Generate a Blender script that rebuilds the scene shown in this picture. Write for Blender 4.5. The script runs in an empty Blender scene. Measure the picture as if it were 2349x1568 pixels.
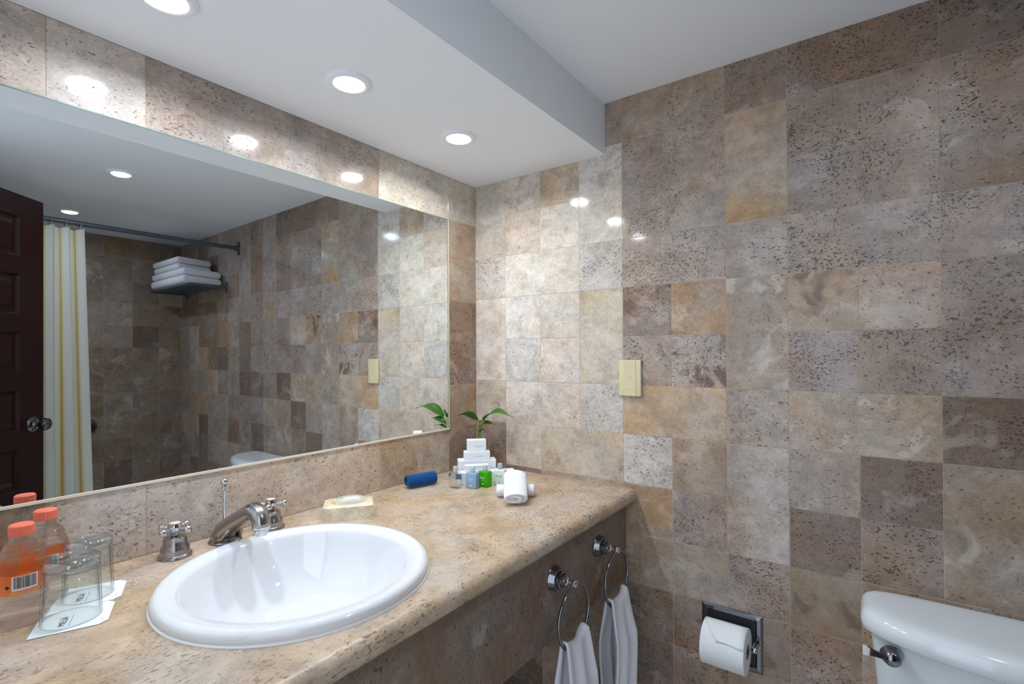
import bpy, bmesh, math, random
from mathutils import Vector, Matrix
random.seed(7)
S = bpy.context.scene
COL = S.collection

# ------------------------------------------------------------------ camera
FPX, WPX, HPX, PPY = 1146.78, 2349.0, 1568.0, 803.39
YAW, PITCH, ROLL = 0.6374, 0.0056, -0.0055
cam_d = bpy.data.cameras.new('camera')
cam = bpy.data.objects.new('camera', cam_d); COL.objects.link(cam)
fw = Vector((-math.sin(YAW)*math.cos(PITCH), math.cos(YAW)*math.cos(PITCH), math.sin(PITCH)))
rt = Vector((math.cos(YAW), math.sin(YAW), 0)); up = rt.cross(fw)
rt2 = rt*math.cos(ROLL)+up*math.sin(ROLL); up2 = -rt*math.sin(ROLL)+up*math.cos(ROLL)
mw = Matrix((rt2, up2, -fw)).transposed().to_4x4(); mw.translation = Vector((1.2516, -1.4591, 1.3009))
cam.matrix_world = mw
cam_d.sensor_fit = 'HORIZONTAL'; cam_d.sensor_width = 36.0; cam_d.lens = FPX/WPX*36.0
cam_d.shift_y = (PPY-HPX/2)/WPX
cam_d.clip_start = 0.02; cam_d.clip_end = 50
S.camera = cam

# ------------------------------------------------------------------ world, exposure
wd = bpy.data.worlds.new('world'); S.world = wd; wd.use_nodes = True
bgn = wd.node_tree.nodes['Background']
bgn.inputs['Color'].default_value = (0.80, 0.89, 1.0, 1); bgn.inputs['Strength'].default_value = 1.6
S.view_settings.view_transform = 'Standard'; S.view_settings.look = 'None'
S.view_settings.gamma = 1.0; S.view_settings.use_curve_mapping = False
S.view_settings.exposure = 0.20
S.cycles.max_bounces = 10; S.cycles.diffuse_bounces = 4; S.cycles.glossy_bounces = 5
S.cycles.transmission_bounces = 10; S.cycles.transparent_max_bounces = 24
S.cycles.use_adaptive_sampling = True; S.cycles.adaptive_threshold = 0.025; S.cycles.sample_clamp_indirect = 4.0; S.cycles.blur_glossy = 0.3

# ------------------------------------------------------------------ room numbers (metres)
DELTA = 0.0161           # the right wall is not quite square to the mirror wall
CEIL, SOFF, SOFF_X = 2.1009, 1.9365, 0.5405
CNT = 0.88               # counter top
MIR_B, MIR_T, MIR_R = 1.0335, 1.7812, -0.1560
U = 0.1524; X0 = 0.1404; Z0 = 1.9619
S_BACK = 2.894; Y_FRONT = -1.52

# ------------------------------------------------------------------ helpers
def link(o, parent=None):
    COL.objects.link(o)
    if parent is not None: o.parent = parent
    return o
def meshobj(name, bm, mat, parent=None, smooth=None, loc=None, rot=None):
    me = bpy.data.meshes.new(name)
    bmesh.ops.recalc_face_normals(bm, faces=bm.faces)
    bm.to_mesh(me); bm.free()
    if mat is not None: me.materials.append(mat)
    o = bpy.data.objects.new(name, me); link(o, parent)
    if loc is not None: o.location = loc
    if rot is not None: o.rotation_euler = rot
    if smooth:
        for p in me.polygons: p.use_smooth = True
        if smooth != 'all':
            sharp_by_angle(me, math.radians(smooth))
    return o
def sharp_by_angle(me, ang):
    bm = bmesh.new(); bm.from_mesh(me)
    for e in bm.edges:
        if len(e.link_faces) == 2 and e.calc_face_angle(0) > ang: e.smooth = False
    bm.to_mesh(me); bm.free()
def empty(name, loc, rz=0.0, label=None, cat=None, group=None):
    o = bpy.data.objects.new(name, None); link(o); o.empty_display_size = 0.05
    o.location = loc; o.rotation_euler = (0, 0, rz)
    tag(o, label, cat, group); return o
def tag(o, label=None, cat=None, group=None, kind=None):
    if label: o['label'] = label
    if cat: o['category'] = cat
    if group: o['group'] = group
    if kind: o['kind'] = kind
    return o
def box(bm, x0, x1, y0, y1, z0, z1):
    vs = [bm.verts.new((x, y, z)) for x in (x0, x1) for y in (y0, y1) for z in (z0, z1)]
    for f in ((0,1,3,2),(4,6,7,5),(0,4,5,1),(2,3,7,6),(0,2,6,4),(1,5,7,3)):
        bm.faces.new([vs[i] for i in f])
    return vs
def bm_box(x0, x1, y0, y1, z0, z1, bev=0.0, seg=2):
    bm = bmesh.new(); box(bm, x0, x1, y0, y1, z0, z1)
    if bev: bmesh.ops.bevel(bm, geom=bm.edges[:], offset=bev, segments=seg, affect='EDGES', profile=0.5)
    return bm
def lathe(bm, prof, seg=32, mat=None, close=True):
    """prof: (r, z) list turned about z; mat: optional Matrix"""
    rings = []
    for r, z in prof:
        if r < 1e-6: rings.append([bm.verts.new((0, 0, z))])
        else: rings.append([bm.verts.new((r*math.cos(2*math.pi*i/seg), r*math.sin(2*math.pi*i/seg), z)) for i in range(seg)])
    for a, b in zip(rings, rings[1:]):
        for i in range(seg):
            j = (i+1) % seg
            if len(a) == 1 and len(b) == 1: continue
            if len(a) == 1: bm.faces.new((a[0], b[i], b[j]))
            elif len(b) == 1: bm.faces.new((a[i], a[j], b[0]))
            else: bm.faces.new((a[i], a[j], b[j], b[i]))
    vs = [v for r in rings for v in r]
    if mat is not None: bmesh.ops.transform(bm, matrix=mat, verts=vs)
    return vs
def bm_lathe(prof, seg=32, mat=None):
    bm = bmesh.new(); lathe(bm, prof, seg, mat); return bm
def tube(bm, pts, rad, seg=10, closed=False, caps=True):
    pts = [Vector(p) for p in pts]; n = len(pts)
    rads = rad if isinstance(rad, (list, tuple)) else [rad]*n
    rings = []; prev = None
    for i, p in enumerate(pts):
        if closed: t = pts[(i+1) % n]-pts[i-1]
        else: t = pts[min(i+1, n-1)]-pts[max(i-1, 0)]
        t.normalize()
        if prev is None:
            a = Vector((0, 0, 1)) if abs(t.z) < .9 else Vector((1, 0, 0))
            u = t.cross(a).normalized()
        else: u = (prev-t*prev.dot(t)).normalized()
        prev = u; v = t.cross(u)
        rings.append([bm.verts.new(p+rads[i]*(math.cos(2*math.pi*k/seg)*u+math.sin(2*math.pi*k/seg)*v)) for k in range(seg)])
    m = n if closed else n-1
    for i in range(m):
        a, b = rings[i], rings[(i+1) % n]
        for k in range(seg): bm.faces.new((a[k], a[(k+1) % seg], b[(k+1) % seg], b[k]))
    if caps and not closed:
        bm.faces.new(rings[0]); bm.faces.new(rings[-1])
def loft(bm, loops, cap0=True, cap1=True, closed=True):
    rs = [[bm.verts.new(p) for p in L] for L in loops]
    for a, b in zip(rs, rs[1:]):
        n = len(a)
        for i in range(n if closed else n-1): bm.faces.new((a[i], a[(i+1) % n], b[(i+1) % n], b[i]))
    if cap0: bm.faces.new(rs[0])
    if cap1: bm.faces.new(rs[-1])
    return rs
def wl(s, y, z):   # point in right-wall coordinates -> world
    c, n = math.cos(DELTA), math.sin(DELTA)
    return Vector((s*c-y*n, s*n+y*c, z))
def text_mesh(name, body, size, mat, parent, matrix, extrude=0.0001):
    cu = bpy.data.curves.new(name, 'FONT'); cu.body = body; cu.size = size; cu.align_x = 'CENTER'; cu.align_y = 'CENTER'
    cu.extrude = extrude; cu.resolution_u = 3
    t = bpy.data.objects.new(name+'_source', cu); COL.objects.link(t)
    dg = bpy.context.evaluated_depsgraph_get()
    me = bpy.data.meshes.new_from_object(t.evaluated_get(dg))
    bpy.data.objects.remove(t); bpy.data.curves.remove(cu)
    me.name = name; me.materials.clear(); me.materials.append(mat)
    o = bpy.data.objects.new(name, me); link(o, parent); o.matrix_local = matrix
    return o

# ------------------------------------------------------------------ materials
def srgb(r, g, b):
    f = lambda c: ((c/255+.055)/1.055)**2.4 if c/255 > .04045 else c/255/12.92
    return (f(r), f(g), f(b), 1)
def pmat(name, col, rough=.5, metal=0.0, spec=.5, **kw):
    m = bpy.data.materials.new(name); m.use_nodes = True
    b = m.node_tree.nodes['Principled BSDF']
    b.inputs['Base Color'].default_value = col; b.inputs['Roughness'].default_value = rough
    b.inputs['Metallic'].default_value = metal; b.inputs['Specular IOR Level'].default_value = spec
    for k, v in kw.items(): b.inputs[k.replace('_', ' ')].default_value = v
    return m
class NT:
    def __init__(s, m): s.t = m.node_tree; s.n = s.t.nodes; s.l = s.t.links
    def new(s, ty, **kw):
        n = s.n.new(ty)
        for k, v in kw.items(): setattr(n, k, v)
        return n
    def set(s, sock, v):
        if isinstance(v, bpy.types.NodeSocket): s.l.new(v, sock)
        elif v is not None: sock.default_value = v
    def math(s, op, a, b=None, c=None, clamp=False):
        n = s.new('ShaderNodeMath', operation=op, use_clamp=clamp)
        for i, v in enumerate((a, b, c)): s.set(n.inputs[i], v)
        return n.outputs[0]
    def vmath(s, op, a, b=None):
        n = s.new('ShaderNodeVectorMath', operation=op); s.set(n.inputs[0], a); s.set(n.inputs[1], b); return n.outputs[0]
    def noise(s, vec, scale, detail=3, rough=.5, dist=0.0):
        n = s.new('ShaderNodeTexNoise'); s.set(n.inputs['Vector'], vec)
        n.inputs['Scale'].default_value = scale; n.inputs['Detail'].default_value = detail
        n.inputs['Roughness'].default_value = rough; n.inputs['Distortion'].default_value = dist
        return n.outputs['Fac']
    def ramp(s, v, lo, hi, a=0.0, b=1.0):
        n = s.new('ShaderNodeMapRange', clamp=True); s.set(n.inputs['Value'], v)
        for k, x in (('From Min', lo), ('From Max', hi), ('To Min', a), ('To Max', b)): s.set(n.inputs[k], x)
        return n.outputs[0]
    def mix(s, f, a, b, mode='MIX'):
        n = s.new('ShaderNodeMix', data_type='RGBA', blend_type=mode)
        s.set(n.inputs['Factor'], f); s.set(n.inputs['A'], a); s.set(n.inputs['B'], b)
        return n.outputs['Result']

def travertine(name, rough, base=None, pit_scale=1.0, stretch=(1, 1, 1), density=None, use_object=True, dark=.30, pale_k=.20, tan_k=.38, tan_col=(152, 128, 106), pale_t=(.59, .66), tan_t=(.58, .68)):
    m = bpy.data.materials.new(name); m.use_nodes = True
    t = NT(m); b = t.n['Principled BSDF']
    tc = t.new('ShaderNodeTexCoord'); oi = t.new('ShaderNodeObjectInfo')
    vec = tc.outputs['Object']
    if use_object:
        cb = t.new('ShaderNodeCombineXYZ')
        for i, k in enumerate((71.0, 39.0, 53.0)): t.set(cb.inputs[i], t.math('MULTIPLY', oi.outputs['Random'], k))
        vec = t.vmath('ADD', vec, cb.outputs[0])
    st = t.vmath('MULTIPLY', vec, stretch)
    col = oi.outputs['Color'] if base is None else base
    dens = oi.outputs['Alpha'] if density is None else density
    # cloudy tone
    n1 = t.noise(vec, 13, 4, .66, .6)
    n2 = t.noise(st, 46, 3, .7)
    n3 = t.noise(st, 190, 1, .7)
    tone = t.math('ADD', t.math('ADD', t.ramp(n1, .3, .72, .78, 1.16), t.ramp(n2, .3, .7, -.13, .13)), t.ramp(n3, .3, .7, -.08, .08))
    hsv = t.new('ShaderNodeHueSaturation'); t.set(hsv.inputs['Color'], col); t.set(hsv.inputs['Value'], tone)
    t.set(hsv.inputs['Saturation'], t.ramp(t.noise(vec, 6, 1), .35, .65, 1.2, .7))
    c = hsv.outputs[0]
    # pale cloudy patches and tan patches
    pale = t.ramp(t.noise(vec, 9, 3, .62, .5), *pale_t)
    c = t.mix(t.math('MULTIPLY', pale, pale_k), c, srgb(226, 220, 212))
    tan = t.ramp(t.noise(t.vmath('ADD', vec, (5.3, 1.7, 9.1)), 8, 3, .65, .4), *tan_t)
    c = t.mix(t.math('MULTIPLY', tan, tan_k), c, srgb(*tan_col))
    # pits: small irregular specks, patchy
    patch = t.ramp(t.noise(t.vmath('ADD', vec, (2.1, 7.7, 3.3)), 9, 1), .36, .62, .35, 1.1)
    amt = t.math('MULTIPLY', patch, dens)
    th = t.math('SUBTRACT', .735, t.math('MULTIPLY', amt, .14))
    p1 = t.noise(st, 200*pit_scale, 1.0, .45)
    pit1 = t.ramp(p1, th, t.math('ADD', th, .045))
    p2 = t.noise(t.vmath('ADD', st, (3.1, 4.2, 1.3)), 420*pit_scale, 1, .5)
    pit2 = t.math('MULTIPLY', t.ramp(p2, t.math('SUBTRACT', th, .01), t.math('ADD', th, .05)), .7)
    # little outlined veins
    vn = t.math('ABSOLUTE', t.math('SUBTRACT', t.noise(t.vmath('ADD', vec, (8.1, .3, 4.4)), 24, 2, .6, .5), .5))
    vm = t.math('MULTIPLY', t.ramp(t.noise(t.vmath('ADD', vec, (1.1, 6.3, .4)), 10, 1), .57, .63), dens)
    vein = t.math('MULTIPLY', t.ramp(vn, .006, .016, 1, 0), vm)
    pits = t.math('MAXIMUM', t.math('MAXIMUM', pit1, pit2), t.math('MULTIPLY', vein, .75))
    dk = t.mix(1.0, c, (dark, dark*.92, dark*.86, 1), 'MULTIPLY')
    c = t.mix(t.math('MULTIPLY', pits, .85, clamp=True), c, dk)
    t.set(b.inputs['Base Color'], c)
    t.set(b.inputs['Roughness'], t.math('ADD', rough, t.math('MULTIPLY', pits, .4)))
    b.inputs['Specular IOR Level'].default_value = .45
    return m
M_honed = travertine('honed_travertine_tile', .36, stretch=(.72, 1, 1))
M_blotch = travertine('blotched_travertine_tile', .2, stretch=(.72, 1, 1), pale_k=.36, pale_t=(.555, .64))
M_patch = travertine('patched_travertine_tile', .12, stretch=(.72, 1, 1), tan_k=.85, tan_col=(112, 90, 74), tan_t=(.53, .60))
M_tile = travertine('travertine_tile', .085, stretch=(.72, 1, 1))
M_counter = travertine('travertine_counter', .34, base=srgb(188, 166, 143), stretch=(1.0, .42, 1.0), density=.85, use_object=False, dark=.42)
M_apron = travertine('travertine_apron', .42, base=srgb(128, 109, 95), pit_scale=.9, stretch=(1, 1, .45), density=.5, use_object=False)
M_grout = pmat('grout', srgb(206, 186, 168), .9)
M_plaster = pmat('white_plaster', (.90, .935, .98, 1), .7, spec=.25)
M_ceramic = pmat('white_ceramic', srgb(228, 230, 234), .07, spec=.55, Coat_Weight=.4, Coat_Roughness=.03)
M_toilet = pmat('toilet_ceramic', srgb(226, 233, 238), .1, spec=.5, Coat_Weight=.3)
M_mirror = pmat('mirror_silver', (.88, .92, .93, 1), 0.0, 1.0)
M_glassedge = pmat('mirror_edge', srgb(120, 140, 132), .2)
M_caulk = pmat('caulk', srgb(226, 216, 196), .6)
M_bluecaulk = pmat('sealant', srgb(232, 232, 232), .5)
M_chrome = pmat('chrome', (.62, .63, .66, 1), .08, 1.0)
M_brushed = pmat('brushed_nickel', (.42, .40, .40, 1), .24, 1.0)
M_darkchrome = pmat('dark_chrome', (.24, .25, .28, 1), .14, 1.0)
M_black = pmat('black_metal', srgb(32, 34, 38), .35)
M_rack = pmat('grey_metal', srgb(92, 100, 110), .35, .6)
M_ivory = pmat('ivory_plastic', srgb(214, 202, 166), .35)
M_ivoryd = pmat('ivory_groove', srgb(178, 164, 120), .5)
M_white = pmat('white_card', srgb(238, 240, 246), .55)
M_paper = pmat('white_paper', srgb(236, 240, 244), .8)
M_grey_print = pmat('grey_print', srgb(168, 172, 180), .7)
M_black_print = pmat('black_print', srgb(40, 40, 46), .7)
M_white_print = pmat('white_print', srgb(232, 228, 226), .6)
M_teal_print = pmat('teal_print', srgb(90, 160, 160), .7)
M_blue_print = pmat('blue_print', srgb(80, 112, 150), .6)
M_orange_cap = pmat('orange_cap', srgb(238, 118, 94), .38, spec=.4)
M_dish = travertine('speckled_dish', .3, base=srgb(232, 216, 186), density=.55, pit_scale=2.2, use_object=False, pale_k=0, tan_k=0, dark=.55)
M_soap = pmat('soap', srgb(246, 240, 226), .45)
M_floor = travertine('floor_stone', .3, base=srgb(222, 214, 200), density=.5, use_object=False)

def cloth(name, col, scale=900, strength=.5, dist=.0015):
    m = pmat(name, col, .95, spec=.1, Sheen_Weight=.25)
    t = NT(m); b = t.n['Principled BSDF']
    tc = t.new('ShaderNodeTexCoord')
    bp = t.new('ShaderNodeBump'); bp.inputs['Strength'].default_value = strength; bp.inputs['Distance'].default_value = dist
    t.set(bp.inputs['Height'], t.noise(tc.outputs['Object'], scale, 3, .6)); t.set(b.inputs['Normal'], bp.outputs[0])
    return m
M_terry = cloth('white_terry', srgb(238, 239, 244), 420, .8, .002)
M_towel = cloth('white_towel', srgb(222, 221, 230), 600, .5, .0015)
M_blue = cloth('blue_cloth', srgb(8, 70, 130), 700, .5, .001)

def thin_glass(name, tint=(.97, .985, .98, 1), edge=(.30, .37, .39, 1), gloss=.05, refl=.035):
    """clear glass wall: straight transmission, Fresnel reflection, darker towards grazing angles"""
    m = bpy.data.materials.new(name); m.use_nodes = True; t = NT(m)
    for n in list(t.n):
        if n.type == 'BSDF_PRINCIPLED': t.n.remove(n)
    out = t.n['Material Output']
    lw = t.new('ShaderNodeLayerWeight'); lw.inputs['Blend'].default_value = .5
    tr = t.new('ShaderNodeBsdfTransparent'); gl = t.new('ShaderNodeBsdfGlossy'); gl.inputs['Roughness'].default_value = gloss
    f = t.math('POWER', lw.outputs['Facing'], 6.0)
    t.set(tr.inputs['Color'], t.mix(f, tint, edge))
    mx = t.new('ShaderNodeMixShader'); t.set(mx.inputs[0], t.math('MULTIPLY_ADD', t.math('POWER', lw.outputs['Facing'], 5.0), .85, refl)); t.l.new(tr.outputs[0], mx.inputs[1]); t.l.new(gl.outputs[0], mx.inputs[2])
    t.l.new(mx.outputs[0], out.inputs['Surface'])
    return m
M_glass = thin_glass('tumbler_glass')
def refr_glass(name, col, ior, rough, transp, tcol=(1, 1, 1, 1)):
    m = bpy.data.materials.new(name); m.use_nodes = True; t = NT(m)
    for n in list(t.n):
        if n.type == 'BSDF_PRINCIPLED': t.n.remove(n)
    g = t.new('ShaderNodeBsdfGlass'); g.inputs['Color'].default_value = col; g.inputs['IOR'].default_value = ior; g.inputs['Roughness'].default_value = rough
    tr = t.new('ShaderNodeBsdfTransparent'); tr.inputs['Color'].default_value = tcol
    mx = t.new('ShaderNodeMixShader'); mx.inputs[0].default_value = transp
    t.l.new(g.outputs[0], mx.inputs[1]); t.l.new(tr.outputs[0], mx.inputs[2])
    t.l.new(mx.outputs[0], t.n['Material Output'].inputs['Surface'])
    return m
M_water = refr_glass('water_bottle', (1, 1, 1, 1), 1.31, 0.0, .5, (.97, .96, .96, 1))
M_thick = thin_glass('glass_base', (.93, .96, .97, 1), (.28, .34, .37, 1), .02, .20)
def mixed(name, col, transp_col, transp, rough=.15):
    m = pmat(name, col, rough, spec=.5); t = NT(m); b = t.n['Principled BSDF']
    tr = t.new('ShaderNodeBsdfTransparent'); tr.inputs['Color'].default_value = transp_col
    mx = t.new('ShaderNodeMixShader'); mx.inputs[0].default_value = transp
    t.l.new(b.outputs[0], mx.inputs[1]); t.l.new(tr.outputs[0], mx.inputs[2]); t.l.new(mx.outputs[0], t.n['Material Output'].inputs['Surface'])
    return m
M_green_gel = mixed('green_gel', srgb(70, 190, 20), (.35, .9, .12, 1), .45)
M_blue_lot = pmat('blue_lotion', srgb(140, 172, 204), .25)
M_white_lot = pmat('white_lotion', srgb(226, 236, 230), .25)
M_clear_liq = thin_glass('clear_liquid', (.93, .95, .96, 1), (.6, .64, .68, 1))
M_capfrost = mixed('frosted_cap', srgb(206, 220, 226), (.9, .95, .95, 1), .35, .3)
M_label = mixed('orange_label', srgb(242, 116, 40), (1.0, .62, .38, 1), .34, .4)
M_wrap = mixed('clear_wrap', srgb(236, 236, 230), (.98, .98, .97, 1), .5, .15)
M_leaf = pmat('leaf', srgb(54, 108, 20), .35, spec=.45, Subsurface_Weight=.0)
M_stem = pmat('stem', srgb(116, 160, 52), .4)
def wood():
    m = pmat('dark_red_wood', srgb(40, 12, 12), .3, spec=.45); t = NT(m); b = t.n['Principled BSDF']
    tc = t.new('ShaderNodeTexCoord'); v = t.vmath('MULTIPLY', tc.outputs['Object'], (30, 30, 1.5))
    c = t.mix(t.noise(v, 2.2, 5, .6, 1.2), srgb(26, 8, 9), srgb(48, 15, 13)); t.set(b.inputs['Base Color'], c)
    return m
M_wood = wood()
def curtain_mat():
    m = pmat('curtain_fabric', srgb(222, 222, 212), .8, spec=.2); t = NT(m); b = t.n['Principled BSDF']
    uv = t.new('ShaderNodeUVMap'); sp = t.new('ShaderNodeSeparateXYZ'); t.l.new(uv.outputs[0], sp.inputs[0])
    w = t.math('SINE', t.math('MULTIPLY_ADD', sp.outputs[0], 2*math.pi*7.0, -1.3))
    f = t.ramp(w, .05, .95)
    c = t.mix(f, srgb(228, 228, 220), srgb(232, 204, 112)); t.set(b.inputs['Base Color'], c)
    tl = t.new('ShaderNodeBsdfTranslucent'); t.l.new(c, tl.inputs['Color'])
    mx = t.new('ShaderNodeMixShader'); mx.inputs[0].default_value = .3
    t.l.new(b.outputs[0], mx.inputs[1]); t.l.new(tl.outputs[0], mx.inputs[2]); t.l.new(mx.outputs[0], t.n['Material Output'].inputs['Surface'])
    return m
M_curtain = curtain_mat()
def emit(name, col, st):
    m = bpy.data.materials.new(name); m.use_nodes = True; t = NT(m)
    b = t.n['Principled BSDF']; b.inputs['Emission Color'].default_value = col; b.inputs['Emission Strength'].default_value = st
    b.inputs['Base Color'].default_value = (.9, .9, .9, 1)
    return m

# ================================================================== THE SETTING
def struct(name, bm, mat, parent=None, **kw):
    o = meshobj(name, bm, mat, parent, **kw); o['kind'] = 'structure'; return o
struct('floor', bm_box(-.1, 3.1, -1.7, .15, -.05, 0), M_floor)

# tile palette (sRGB) and pit density
PAL = dict(pk=(224, 210, 198, .5), tn=(212, 193, 170, .6), lg2=(216, 210, 204, .85), sp1=(216, 196, 178, .66), sp2=(206, 189, 176, .7), sp3=(194, 170, 144, .55), cream=(220, 211, 198, .35), white=(222, 216, 208, .5), lgray=(202, 192, 184, .85), gray=(183, 172, 165, 1.0),
           pink=(206, 188, 174, .5), tan=(196, 172, 146, .6), warm=(188, 160, 130, .35), beige=(190, 176, 160, .4),
           brown=(164, 144, 130, .9), dark=(138, 122, 112, .9), lav=(184, 172, 170, 1.1), fine=(195, 185, 176, .8),
           smooth=(200, 186, 164, .15), blue=(196, 190, 186, 1.0), olive=(158, 138, 112, .4), back=(140, 120, 104, .5),
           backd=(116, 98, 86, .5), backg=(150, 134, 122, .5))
AVG = (174, 161, 150); KEEP = .76
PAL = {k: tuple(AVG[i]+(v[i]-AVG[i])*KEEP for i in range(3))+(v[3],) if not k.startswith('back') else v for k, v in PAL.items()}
WK = .945
WARM = ('lgray', 'gray', 'lav', 'fine', 'blue', 'beige', 'brown', 'dark', 'olive', 'tan', 'pink')
PAL = {k: (v[0]*.965*WK, v[1]*.925*WK, v[2]*.900*WK, v[3]) if k in WARM else v for k, v in PAL.items()}
def tile_mesh(cache, w, h, mat, th=.009, ch=.0006):
    k = (round(w, 4), round(h, 4), mat.name)
    if k in cache: return cache[k]
    bm = bmesh.new(); a = []
    for (sx, sz) in ((-1, -1), (1, -1), (1, 1), (-1, 1)):
        a.append((sx*w/2, sz*h/2))
    back = [bm.verts.new((x, th, z)) for x, z in a]
    mid = [bm.verts.new((x, ch, z)) for x, z in a]
    fr = [bm.verts.new((x-math.copysign(ch, x), 0, z-math.copysign(ch, z))) for x, z in a]
    for A, B in ((back, mid), (mid, fr)):
        for i in range(4): bm.faces.new((A[i], A[(i+1) % 4], B[(i+1) % 4], B[i]))
    bm.faces.new(fr[::-1]); bm.faces.new(back)
    bmesh.ops.recalc_face_normals(bm, faces=bm.faces)
    me = bpy.data.meshes.new('tile'); bm.to_mesh(me); bm.free(); me.materials.append(mat)
    cache[k] = me; return me
TC = {}
GAP = .0010
def tile(parent, a0, a1, z0, z1, pal, jit=.03, rnd=random, mat=None):
    """a = coordinate along the wall (local x of the wall object), front face at local y = 0"""
    w, h = a1-a0-GAP, z1-z0-GAP
    if w < .004 or h < .004: return
    o = bpy.data.objects.new('tile', tile_mesh(TC, w, h, mat or M_tile)); link(o, parent)
    o.location = ((a0+a1)/2, rnd.uniform(-.0002, .0003), (z0+z1)/2)
    if rnd.random() < .0: o.rotation_euler = (0, math.pi, 0)
    r, g, b, d = PAL[pal]; j = 1+rnd.uniform(-jit, jit)
    c = srgb(min(255, r*j), min(255, g*j), min(255, b*j)); o.color = (c[0], c[1], c[2], d)
    return o
# --- right wall (the long one with the power socket): local x = distance from the corner, local y = 0 tile face
wall_right = struct('wall_right', bm_box(-.12, 3.02, .0010, .12, 0, 2.16), M_grout)
wall_right.rotation_euler = (0, 0, DELTA)
def cb(c): return 0.0 if c == 0 else X0+(c-1)*U
def zk(k): return CEIL if k < 0 else max(0.0, Z0-k*U)
LAY = [  # col, row, cols, rows, look
 (0,0,1,2,'cream'),(0,2,1,1,'lg2'),(0,3,1,2,'pk'),(0,5,1,1,'tn'),(0,6,1,1,'brown'),
 (1,0,1,1,'pk'),(2,0,1,1,'tn'),(1,1,1,1,'pk'),(2,1,1,1,'white'),(1,2,2,1,'cream'),(1,3,1,1,'white'),(2,3,1,1,'cream'),
 (1,4,1,1,'lg2'),(2,4,1,1,'pk'),(1,5,2,1,'pk'),(1,6,1,1,'tn'),(2,6,2,1,'tn'),
 (3,0,1,2,'cream'),(3,2,1,1,'lg2'),(3,3,1,2,'smooth'),(3,5,1,1,'lg2'),
 (4,-1,2,1,'tan'),(4,0,1,2,'gray'),(5,0,1,2,'fine'),(4,2,2,1,'blue'),(4,3,1,1,'brown'),(5,3,1,1,'tan'),(4,4,1,1,'gray'),(5,4,1,1,'blue'),
 (4,5,2,1,'warm'),(4,6,1,1,'lg2'),(5,6,1,1,'beige'),(4,7,1,1,'tan'),(5,7,1,1,'gray'),(4,8,2,1,'beige'),(4,9,1,1,'brown'),(5,9,1,1,'brown'),(4,10,1,1,'dark'),(5,10,1,1,'brown'),
 (6,-1,1,1,'brown'),(6,0,1,2,'warm'),(6,2,1,1,'fine'),(6,3,1,2,'beige'),(6,5,1,1,'lgray'),(6,6,1,2,'fine'),(6,8,1,1,'gray'),(6,9,1,1,'brown'),
 (7,-1,2,1,'brown'),(7,0,1,2,'gray'),(8,0,1,1,'brown'),(8,1,1,1,'gray'),(7,2,2,1,'gray'),(7,3,1,1,'tan'),(8,3,1,1,'pink'),(7,4,1,1,'lav'),(8,4,1,1,'gray'),
 (7,5,2,1,'beige'),(7,6,1,1,'fine'),(8,6,1,1,'dark'),(7,7,1,1,'dark'),(8,7,1,1,'brown'),(7,8,1,1,'olive'),(7,9,1,1,'brown'),
 (9,-1,1,1,'dark'),(9,0,1,2,'brown'),(9,2,1,1,'lav'),(9,3,1,2,'lav'),(9,5,1,1,'dark'),(9,6,1,2,'beige'),
 (10,5,1,1,'gray'),(11,5,1,1,'dark'),(12,5,1,1,'dark'),(12,3,1,2,'brown'),(10,3,1,2,'gray'),(11,2,1,1,'lav'),(13,2,1,1,'lgray'),(15,3,1,2,'olive'),(17,3,1,2,'lgray')]
def fill_wall(parent, lay, ncol, r0, r1, colb, maxa, pool, rnd, top=zk):
    occ = {}
    for c, r, cw, rh, p in lay:
        for i in range(cw):
            for j in range(rh): occ[(c+i, r+j)] = 1
    lay = list(lay)
    for r in range(r0, r1):
        for c in range(ncol):
            if (c, r) in occ: continue
            cw, rh = rnd.choice(((1,1),(1,1),(1,1),(2,1),(1,2)))
            if cw == 2 and ((c+1, r) in occ or c+1 >= ncol): cw = 1
            if rh == 2 and ((c, r+1) in occ or r+1 >= r1 or r < 0): rh = 1
            for i in range(cw):
                for j in range(rh): occ[(c+i, r+j)] = 1
            lay.append((c, r, cw, rh, rnd.choice(pool)))
    return lay
R1 = random.Random(11)
SPECIAL = {(7, 5): M_blotch, (9, 6): M_blotch, (6, 3): M_blotch, (4, 3): M_patch, (7, 3): M_patch, (5, 4): M_patch, (7, 8): M_patch}
lay = fill_wall(wall_right, LAY, 20, -1, 13, cb, S_BACK, ['gray','brown','beige','fine','tan','dark','lav','pink','brown'], R1)
for c, r, cw, rh, p in lay:
    a0, a1 = cb(c), min(cb(c+cw), S_BACK)
    if a1-a0 < .01: continue
    zt, zb = zk(r), zk(r+rh)
    if r == -1:
        if a1 <= SOFF_X: continue
        a0 = max(a0, SOFF_X)
    elif r == 0 and a1 <= SOFF_X: zt = SOFF
    tile(wall_right, a0, a1, zb, zt, p, .035, R1, SPECIAL.get((c, r), M_honed if c >= 7 else M_tile))
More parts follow.
